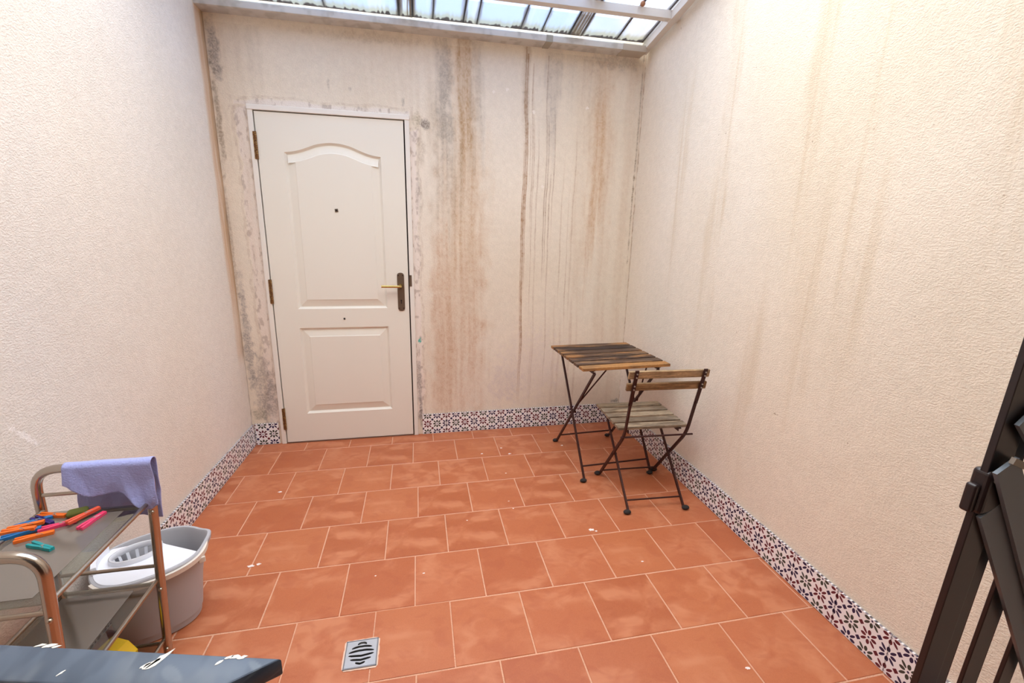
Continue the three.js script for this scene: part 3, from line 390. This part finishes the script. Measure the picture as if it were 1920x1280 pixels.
// ───────────────────────── steel trolley ─────────────────────────
const mSteel = std({ color: 0xb9b0a6, roughness: 0.2, metalness: 1 }), mRod = std({ color: 0xb5aa9c, roughness: 0.28, metalness: 1 });
const TZ0 = 1.65, TZ1 = 2.05, TH = 0.735, legR = (y) => -0.434 + 0.06 * y, legL = (y) => -0.692 + 0.02 * y;
{
  const t = thing('trolley', 'chrome tube serving trolley with three smoked glass shelves against wall', 'trolley');
  for (const z of [TZ0, TZ1]) {
    const f = part('end_frame', pipe([V(legL(0.02), 0.02, z), V(legL(TH), TH, z), V(legR(TH), TH, z), V(legR(0.02), 0.02, z)], 0.0125, 0.065, 18), mSteel, t);
    for (const x of [legL(0.02), legR(0.02)]) part('rubber_foot', cyl(0.015, 0.026, 14, x, 0.0131, z), mFoot, f);
    if (z === TZ0) part('cross_rod', rod(V(legL(0.655), 0.655, z), V(legR(0.655), 0.655, z), 0.0055), mRod, t);
    if (z === TZ0) part('cross_rod', rod(V(legL(0.381), 0.381, z), V(legR(0.381), 0.381, z), 0.0055), mRod, t);
    for (const y of [0.600, 0.327, 0.10]) part('cross_rod', rod(V(legL(y), y - 0.012, z), V(legR(y), y - 0.012, z), 0.0055), mRod, t);
    for (const y of [0.607, 0.333, 0.105]) part('screw', new THREE.SphereGeometry(0.006, 10, 8), mRod, t).position.set(legR(y) + 0.002, y - 0.03, z + 0.013);
  }
  const clear = phy({ color: 0xd8dcd8, transmission: 1, thickness: 0, roughness: 0.02, ior: 1.6 }), print = phy({ color: 0x9a8f84, transmission: 0.5, thickness: 0, roughness: 0.1, ior: 1.9 });
  for (const y of [0.607, 0.333, 0.105]) {
    for (const [x, e] of [[legR(y) - 0.006, 1], [legL(y) + 0.006, -1]]) { part('side_rod', rod(V(x, y, TZ0 - 0.005), V(x, y, TZ1 - 0.02), 0.006), mRod, t); part('rod_cap', rod(V(x, y, TZ1 - 0.02), V(x, y, TZ1 - 0.016), 0.0064), mFoot, t); }
    const x0 = legL(y) + 0.012, x1 = legR(y) - 0.012, w = x1 - x0; const p = part('shelf_pane', box(w, 0.004, TZ1 - TZ0 - 0.02, (x0 + x1) / 2, y - 0.004, (TZ0 + TZ1) / 2), clear, t);
    part('printed_area', box(w - 0.06, 0.0006, TZ1 - TZ0 - 0.07, (x0 + x1) / 2 - 0.012, y - 0.0015, (TZ0 + TZ1) / 2 + 0.004), print, p);
  }
}
// clothes pegs lying on the top shelf
function pegGeo() {
  const arm = (s) => { const sh = new THREE.Shape(); sh.moveTo(-0.038, s * 0.0085); sh.lineTo(-0.038, s * 0.0035); sh.lineTo(0.004, s * 0.0006); sh.lineTo(0.037, s * 0.0008); sh.lineTo(0.037, s * 0.0052); sh.lineTo(0.014, s * 0.0062); sh.lineTo(0.004, s * 0.0056); sh.lineTo(-0.02, s * 0.0085); const g = new THREE.ExtrudeGeometry(sh, { depth: 0.0078, bevelEnabled: true, bevelSize: 0.0006, bevelThickness: 0.0006, bevelSegments: 1 }); g.rotateX(-Math.PI / 2); return g; };
  return [arm(1), arm(-1)];
}
{ const arms = pegGeo(), spring = merge([cyl(0.0034, 0.0105, 10, 0.006, 0.0042, 0), rod(V(0.006, 0.009, 0), V(0.018, 0.009, 0.007), 0.0009, 6), rod(V(0.006, 0.0, 0), V(0.018, 0.001, -0.007), 0.0009, 6)]);
  const cols = { orange: 0xf0701c, blue: 0x1c6fae, teal: 0x0e8f92, pink: 0xe8416e, purple: 0x2b1c6e, coral: 0xe85a3c }, cm = {}; for (const k in cols) cm[k] = std({ color: cols[k], roughness: 0.4 });
  const pegs = [ // head pixel, tail pixel, colour, extra height, label
    [[102, 996], [27, 1014], 'orange', 0, 'bright orange clothes peg lying beside the teal green peg'],
    [[103, 982], [58, 969], 'purple', 0, 'dark purple clothes peg on the top trolley shelf'],
    [[190, 955], [125, 985], 'coral', 0.008, 'coral red clothes peg resting on the two pink pegs'],
    [[145, 975], [71, 994], 'pink', 0, 'pale pink clothes peg pointing from the coral peg to the blue ones'],
    [[94, 1028], [60, 1020], 'teal', 0, 'teal green clothes peg behind the curved chrome trolley tube'],
    [[196, 960], [150, 990], 'pink', 0, 'hot pink clothes peg at the end of the row near the cloth'],
    [[122, 966], [75, 965], 'orange', 0, 'orange clothes peg lying behind the dark purple peg'],
    [[53, 974], [4, 988], 'blue', 0, 'blue clothes peg beside the plaster wall behind the stacked orange peg'],
    [[65, 984], [6, 996], 'orange', 0.006, 'orange clothes peg lying between the two blue pegs'],
    [[71, 993], [10, 1009], 'blue', 0.003, 'greenish blue clothes peg between two orange pegs'],
    [[48, 997], [-8, 1004], 'orange', 0.009, 'orange clothes peg stacked on top of the greenish blue peg'],
  ];
  for (const [h, tl, c, up, label] of pegs) { const y = 0.6056, a = atY(h[0], h[1], y + 0.005), b = atY(tl[0], tl[1], y + 0.005), mid = a.clone().add(b).multiplyScalar(0.5); mid.x = Math.max(mid.x, -0.655); const p = thing('clothes_peg', label, 'clothes peg', [mid.x, y + 0.0008 + up, mid.z], Math.atan2(-(a.z - b.z), a.x - b.x), 'clothes pegs on the trolley'); part('arm', arms[0], cm[c], p); part('arm', arms[1], cm[c], p); part('spring', spring, mBolt, p); if (up) p.rotation.z = 0.03; } }
{ const c = atY(142, 964, 0.612), g = new THREE.CylinderGeometry(0.03, 0.032, 0.02, 24, 1, false, 0, Math.PI); const h = new RoundedBoxGeometry(0.046, 0.016, 0.03, 3, 0.007); const m = part('sponge', h, std({ color: 0x9aa04a, roughness: 0.95, bumpMap: stucco, bumpScale: 0.002 }), scene); m.name = 'sponge'; m.position.set(c.x, 0.6142, c.z - 0.008); m.rotation.y = 0.35; m.userData = { label: 'olive green sponge behind the pegs on the top trolley shelf', category: 'sponge' }; }
{ const sh = new THREE.Shape([[-0.04, 0], [0.04, 0], [0.043, 0.024], [0.018, 0.052], [-0.03, 0.06], [-0.044, 0.03]].map((p) => new THREE.Vector2(...p))); const g = new THREE.ExtrudeGeometry(sh, { depth: 0.05, bevelEnabled: true, bevelSize: 0.004, bevelThickness: 0.004, bevelSegments: 3 }); g.translate(0, 0.004, -0.025);
  const m = part('yellow_scraper', g, std({ color: 0xf2c60c, roughness: 0.45 }), scene); m.position.set(-0.53, 0.1042, 1.72); m.rotation.y = -0.3; m.userData = { label: 'bright yellow plastic container on the bottom trolley shelf', category: 'container' }; m.name = 'plastic_container'; }

// cloth over the far trolley hoop: a closed shell round a draped sheet
function shell(nu, nv, f, th) {
  const P = [], N = []; for (let i = 0; i <= nu; i++) for (let j = 0; j <= nv; j++) P.push(f(i / nu, j / nv));
  const id = (i, j) => i * (nv + 1) + j; for (let i = 0; i <= nu; i++) for (let j = 0; j <= nv; j++) { const a = P[id(Math.min(nu, i + 1), j)].clone().sub(P[id(Math.max(0, i - 1), j)]), b = P[id(i, Math.min(nv, j + 1))].clone().sub(P[id(i, Math.max(0, j - 1))]); N.push(a.cross(b).normalize()); }
  const pos = [], idx = [], M = P.length; for (const s of [1, -1]) P.forEach((p, k) => { const q = p.clone().addScaledVector(N[k], s * th / 2); pos.push(q.x, q.y, q.z); });
  for (let i = 0; i < nu; i++) for (let j = 0; j < nv; j++) { const a = id(i, j), b = id(i + 1, j), c = id(i + 1, j + 1), d = id(i, j + 1); idx.push(a, b, c, a, c, d, M + a, M + c, M + b, M + a, M + d, M + c); }
  const edge = []; for (let i = 0; i < nu; i++) edge.push([id(i + 1, 0), id(i, 0)], [id(i, nv), id(i + 1, nv)]); for (let j = 0; j < nv; j++) edge.push([id(0, j), id(0, j + 1)], [id(nu, j + 1), id(nu, j)]);
  for (const [a, b] of edge) idx.push(a, b, M + b, a, M + b, M + a);
  const g = new THREE.BufferGeometry(); g.setAttribute('position', new THREE.Float32BufferAttribute(pos, 3)); g.setAttribute('uv', new THREE.Float32BufferAttribute(pos.filter((_, k) => k % 3 !== 2), 2)); g.setIndex(idx); g.computeVertexNormals(); return g;
}
{ const r = 0.0155, x0 = -0.598, x1 = legR(TH) + 0.014;
  const g = shell(70, 60, (u, v) => {
    const front = 0.045 + 0.042 * sstep(0.0, 0.35, v) + 0.05 * sstep(0.62, 0.86, v) + 0.006 * Math.sin(v * 9) - 0.01 * sstep(0.9, 1, v), rear = 0.205 - 0.02 * v + 0.012 * Math.sin(v * 7 + 1), arc = Math.PI * r, L = front + arc + rear, s = u * L, x = lerp(x0, x1, v);
    let y, z; const wr = (fbm(v * 5 + 3, u * 4 + 8, 3) - 0.5), fold = 0.010 * Math.sin(v * 11 + u * 5) * 1;
    if (s < front) { const d = front - s, k = d / 0.145; y = TH - d; z = TZ0 + r + 0.045 * wr * k + Math.max(0, 1.6 * fold * k) + 0.004 * k; } else if (s < front + arc) { const a = (s - front) / r; y = TH + r * Math.sin(a); z = TZ0 + r * Math.cos(a); } else { const d = s - front - arc, k = Math.min(1, d / 0.1); y = TH - d; z = TZ0 - r - 0.004 * k - 0.022 * Math.abs(wr) * k - Math.max(0, 0.008 * Math.sin(v * 8 + 2) * k); }
    const lean = s < front ? (front - s) * 0.16 * (0.5 - v) * -0.6 : (s - front - arc > 0 ? (s - front - arc) * -0.06 : 0); return V(x + lean, y + 0.003 * wr, z);
  }, 0.0022);
  const m = part('cleaning_cloth', g, phy({ color: 0xa6ace2, roughness: 0.9, sheen: 0.4, sheenColor: new THREE.Color(0.6, 0.62, 0.9), bumpMap: stucco, bumpScale: 0.0008 }), scene); m.userData = { label: 'lavender blue cloth draped over the chrome bar of the trolley', category: 'cloth' }; }

// ───────────────────────── mop bucket ─────────────────────────
{
  const t = thing('mop_bucket', 'grey oval mop bucket with white wringer behind the trolley', 'bucket', [-0.553, 0, 1.443], 0.5);
  const mBody = std({ color: 0xb3b2b6, roughness: 0.5 }), mWhite = std({ color: 0xeef0f6, roughness: 0.4 }), mCream = std({ color: 0xe6dccf, roughness: 0.5 });
  const N = 72, H = 0.28, spout = (a) => Math.exp(-(((a + Math.PI) % (2 * Math.PI) - Math.PI) ** 2) / 0.09);
  const out = (a, A, B, e = 2.5) => { const c = Math.cos(a), s = Math.sin(a), k = Math.pow(Math.pow(Math.abs(c), e) + Math.pow(Math.abs(s), e), -1 / e); return [A * k * c, B * k * s]; };
  const ring = (y, A, B, sp = 0) => Array.from({ length: N }, (_, i) => { const a = i / N * 2 * Math.PI, [x, z] = out(a, A, B), q = spout(a) * sp; return V(x + q * 0.022, y + q * 0.012, z); });
  const skin = (rings, caps = []) => { const pos = [], idx = []; rings.forEach((r) => r.forEach((p) => pos.push(p.x, p.y, p.z))); for (let i = 0; i < rings.length - 1; i++) for (let k = 0; k < N; k++) { const a = i * N + k, b = i * N + (k + 1) % N; idx.push(a, a + N, b + N, a, b + N, b); } for (const c of caps) { const o = pos.length / 3, r = rings[c]; r.forEach((p) => pos.push(p.x, p.y, p.z)); pos.push(0, r[0].y, 0); for (let k = 0; k < N; k++) c ? idx.push(o + k, o + N, o + (k + 1) % N) : idx.push(o + k, o + (k + 1) % N, o + N); } const g = new THREE.BufferGeometry(); g.setAttribute('position', new THREE.Float32BufferAttribute(pos, 3)); g.setAttribute('uv', new THREE.Float32BufferAttribute(new Array(pos.length / 3 * 2).fill(0), 2)); g.setIndex(idx); g.computeVertexNormals(); return toCreasedNormals(g, 0.7); };
  const A = (y) => lerp(0.122, 0.153, y / H), B = (y) => lerp(0.104, 0.135, y / H);
  part('body', skin([ring(0.001, A(0) - 0.004, B(0) - 0.004), ring(0.004, A(0), B(0)), ring(0.03, A(0.03), B(0.03)), ring(0.032, A(0.03) + 0.003, B(0.03) + 0.003), ring(0.15, A(0.15), B(0.15), 0.2), ring(H - 0.02, A(H - 0.02), B(H - 0.02), 0.8), ring(H - 0.019, A(H) + 0.008, B(H) + 0.008, 1), ring(H - 0.004, A(H) + 0.010, B(H) + 0.010, 1), ring(H, A(H) + 0.007, B(H) + 0.007, 1), ring(H, A(H) - 0.001, B(H) - 0.001, 1), ring(H - 0.008, A(H) - 0.005, B(H) - 0.005, 0.9), ring(0.15, A(0.15) - 0.005, B(0.15) - 0.005, 0.2), ring(0.01, A(0) - 0.006, B(0) - 0.006)], [0, 12]), mBody, t);
  // wringer over the near end
  const wr = new THREE.Group(); wr.name = 'wringer'; t.add(wr);
  const sh = new THREE.Shape(), edge = []; for (let i = 0; i <= 60; i++) { const a = lerp(0.21 * Math.PI, 1.28 * Math.PI, i / 60), [x, z] = out(a, A(H) - 0.003, B(H) - 0.003); edge.push([x, z]); } edge.push([-0.045, -0.094], [0.0, -0.078], [0.032, -0.052], [0.046, -0.026]); edge.forEach(([x, z], i) => (i ? sh.lineTo(x, -z) : sh.moveTo(x, -z)));
  const hx = -0.036, hz = -0.020, ra = 0.072, rb = 0.048, hole = new THREE.Path(); hole.absellipse(hx, -hz, ra, rb, 0, Math.PI * 2, true); sh.holes.push(hole);
  const pg = new THREE.ExtrudeGeometry(sh, { depth: 0.004, bevelEnabled: true, bevelSize: 0.0015, bevelThickness: 0.0015, bevelSegments: 2, curveSegments: 32 }); pg.rotateX(-Math.PI / 2); part('plate', pg, mWhite, wr).position.y = H - 0.004;
  const oval = (y, k) => Array.from({ length: 41 }, (_, i) => V(hx + ra * k * Math.cos(i / 40 * 6.28318), y, hz + rb * k * Math.sin(i / 40 * 6.28318)));
  part('collar', sweep(oval(H + 0.008, 1.0), rect(0.007, 0.02), { up: V(0, 1, 0), smooth: true }), mWhite, wr);
  for (let i = 0; i < 16; i++) { const a = i / 16 * 6.28318, p = (k, y) => V(hx + ra * k * Math.cos(a), y, hz + rb * k * Math.sin(a)); part('stave', sweep([p(0.98, H + 0.004), p(0.8, H - 0.05), p(0.62, H - 0.10)], rect(0.009, 0.003), { up: V(Math.cos(a), 0, Math.sin(a)), smooth: false }), mWhite, wr); }
  part('basket_floor', (() => { const g = cyl(1, 0.004, 30); g.scale(ra * 0.64, 1, rb * 0.64); g.translate(hx, H - 0.102, hz); return g; })(), mWhite, wr);
  part('end_grip', (() => { const pts = []; for (let i = 0; i <= 24; i++) { const a = lerp(0.96 * Math.PI, 1.24 * Math.PI, i / 24), [x, z] = out(a, A(H) - 0.0, B(H) - 0.0); pts.push(V(x + 0.006, H + 0.014, z)); } return sweep(pts, rect(0.014, 0.026), { smooth: false }); })(), mWhite, wr);
  // carrying handle folded down along the near rim
  { const pts = []; for (let i = 0; i <= 40; i++) { const a = lerp(0.06 * Math.PI, 0.86 * Math.PI, i / 40), [x, z] = out(a, A(H) + 0.013, B(H) + 0.013); pts.push(V(x, H - 0.006 - 0.012 * Math.sin(i / 40 * Math.PI), z)); } part('handle', sweep(pts, rect(0.009, 0.018), { smooth: false }), mCream, t); const [x, z] = out(0.22 * Math.PI, A(H) + 0.016, B(H) + 0.016); part('handle_tab', box(0.022, 0.022, 0.008, 0, 0, 0, 0.003), mCream, t).position.set(x, H - 0.03, z); }
}

// ───────────────────────── folding gate ─────────────────────────
{
  const t = thing('folding_gate', 'dark iron folding lattice gate drawn back against the wall', 'gate', [1.339, 0, 2.522]);
  const mBlack = std({ color: 0x261b1b, roughness: 0.3 }), mSide = std({ color: 0x4d3a38, roughness: 0.6 }), mLat = std({ color: 0x6a737c, roughness: 0.45 });
  const shear = (g) => { const p = g.attributes.position; for (let i = 0; i < p.count; i++) p.setX(i, p.getX(i) + 0.047 * p.getY(i)); g.computeVertexNormals(); return g; };
  const up = (x0, x1, d, z, h = 2.05) => shear(box(x1 - x0, h - 0.02, d, (x0 + x1) / 2, h / 2 + 0.01, z, 0.0015));
  part('lock_stile', up(0, 0.052, 0.012, -0.006), mBlack, t);
  for (const [a, b] of [[0.058, 0.097], [0.135, 0.188], [0.245, 0.292], [0.37, 0.415]]) { const v = part('vertical_bar', up(a, b - 0.012, 0.008, -0.010), mBlack, t); part('bar_flange', up(b - 0.012, b, 0.008, -0.014), mSide, v); }
  const lock = part('lock_case', shear(box(0.062, 0.085, 0.03, 0.03, 0.985, -0.008, 0.008)), mBlack, t);
  part('latch_tongue', shear(box(0.014, 0.055, 0.018, -0.006, 0.972, -0.010, 0.005)), mBlack, lock); part('screw', cyl(0.006, 0.006, 12, 0.062, 1.012, 0.009, 'z'), mBolt, lock);
  const bar = (x0, y0, x1, y1, z, w = 0.044) => flat([V(x0, y0, z), V(x1, y1, z)], w, 0.007, V(0, 0, 1));
  [[0.070, 0.952, 0.40, 0.44, 0.004], [0.062, 1.045, 0.43, 0.47, 0.013], [0.085, 1.135, 0.50, 0.72, 0.008], [0.09, 1.30, 0.50, 0.86, 0.013], [0.088, 0.50, 0.42, 0.02, 0.004], [0.09, 1.65, 0.50, 1.1, 0.008]].forEach(([a, b, c, d, z], k) => { const m = part('lattice_bar', bar(a, b, c, d, z, 0.05), mLat, t); part('rivet', (() => { const g = new THREE.SphereGeometry(0.008, 12, 8); g.scale(1, 1, 0.5); g.translate(lerp(a, c, 0.72), lerp(b, d, 0.72), z + 0.004); return g; })(), mBolt, m); });
  part('lattice_bar', bar(0.066, 1.056, 0.45, 0.90, 0.017, 0.012), std({ color: 0x8d8377, roughness: 0.5 }), t);  // thin paler strip: lit edge of the lattice put into the colour
}
// ───────────────────────── near rail ─────────────────────────
{
  const t = thing('metal_rail', 'dark blue-grey painted metal rail with chipped paint and slanted end', 'rail');
  const railMap = dataTex(1024, 128, (u, v) => { const x = u * 1.1, y = v * 0.14, c = [84, 96, 112]; const a = fbm(x * 22, y * 60, 3); mixc(c, [104, 112, 122], sstep(0.4, 0.7, a) * 0.7); mixc(c, [64, 76, 92], sstep(0.55, 0.8, fbm(x * 50 + 9, y * 50, 2)) * 0.6); const sc = fbm((x + y * 2.2) * 14, (y - x * 0.3) * 120, 2); mixc(c, [128, 134, 140], 0.4 * sstep(0.68, 0.78, sc)); return c; });
  const dir = V(0.9715, 0, 0.237), nrm = V(-0.237, 0, 0.9715), tip = V(0.231, 0, 2.559), Y = 0.9, back = tip.clone().addScaledVector(dir, -1.0), w = 0.046;
  const cut = tip.clone().add(V(-0.066, 0, 0.031)), front = back.clone().addScaledVector(nrm, w);
  const P = [back, tip, cut, front].map((p) => new THREE.Vector2(p.x, -p.z)).reverse(), sh = new THREE.Shape(P);
  const g = new THREE.ExtrudeGeometry(sh, { depth: 0.018, bevelEnabled: true, bevelSize: 0.004, bevelThickness: 0.004, bevelOffset: -0.004, bevelSegments: 4 }); g.rotateX(-Math.PI / 2); g.translate(0, Y - 0.022, 0);
  { const p = g.attributes.position, uv = g.attributes.uv; for (let i = 0; i < p.count; i++) uv.setXY(i, (p.getX(i) + 0.8) / 1.1, (p.getZ(i) - 2.3) / 0.4 + (p.getY(i) - Y) / 0.14); }
  part('bar', toCreasedNormals(g, 0.6), std({ map: railMap, roughness: 0.42, metalness: 0.15 }), t);
  const mChip = std({ color: 0xe6e2d8, roughness: 0.8 }); const chips = [[300, 1236, 0.010, 0.9], [285, 1243, 0.006, 0.7], [272, 1248, 0.004, 0.7], [75, 1210, 0.004, 0.1], [92, 1211, 0.005, 0.1], [106, 1212, 0.003, 0.1], [430, 1232, 0.003, 0.3], [443, 1231, 0.005, 0.1], [455, 1232, 0.004, 0.1], [412, 1241, 0.003, 0.6], [114, 1262, 0.0025, 0.8]], r = rng(3);
  for (const [px, py, s, a] of chips) { const q = atY(px, py, Y), sp = new THREE.Shape(); for (let k = 0; k < 9; k++) { const b = k / 9 * 6.283, e = s * (0.5 + 0.7 * r()); k ? sp.lineTo(e * 1.7 * Math.cos(b), e * 0.6 * Math.sin(b)) : sp.moveTo(e * 1.7, 0); } const cg = new THREE.ExtrudeGeometry(sp, { depth: 0.0006, bevelEnabled: false }); cg.rotateX(-Math.PI / 2); const m = part('paint_chip', cg, mChip, t); m.position.set(q.x, Y - 0.0001, q.z); m.rotation.y = a; }
  part('wall_bracket', box(0.02, 0.09, 0.07, LZ(2.36) + 0.011, Y - 0.02, 2.362, 0.004), mFoot, t);
}

renderer.render(scene, camera);
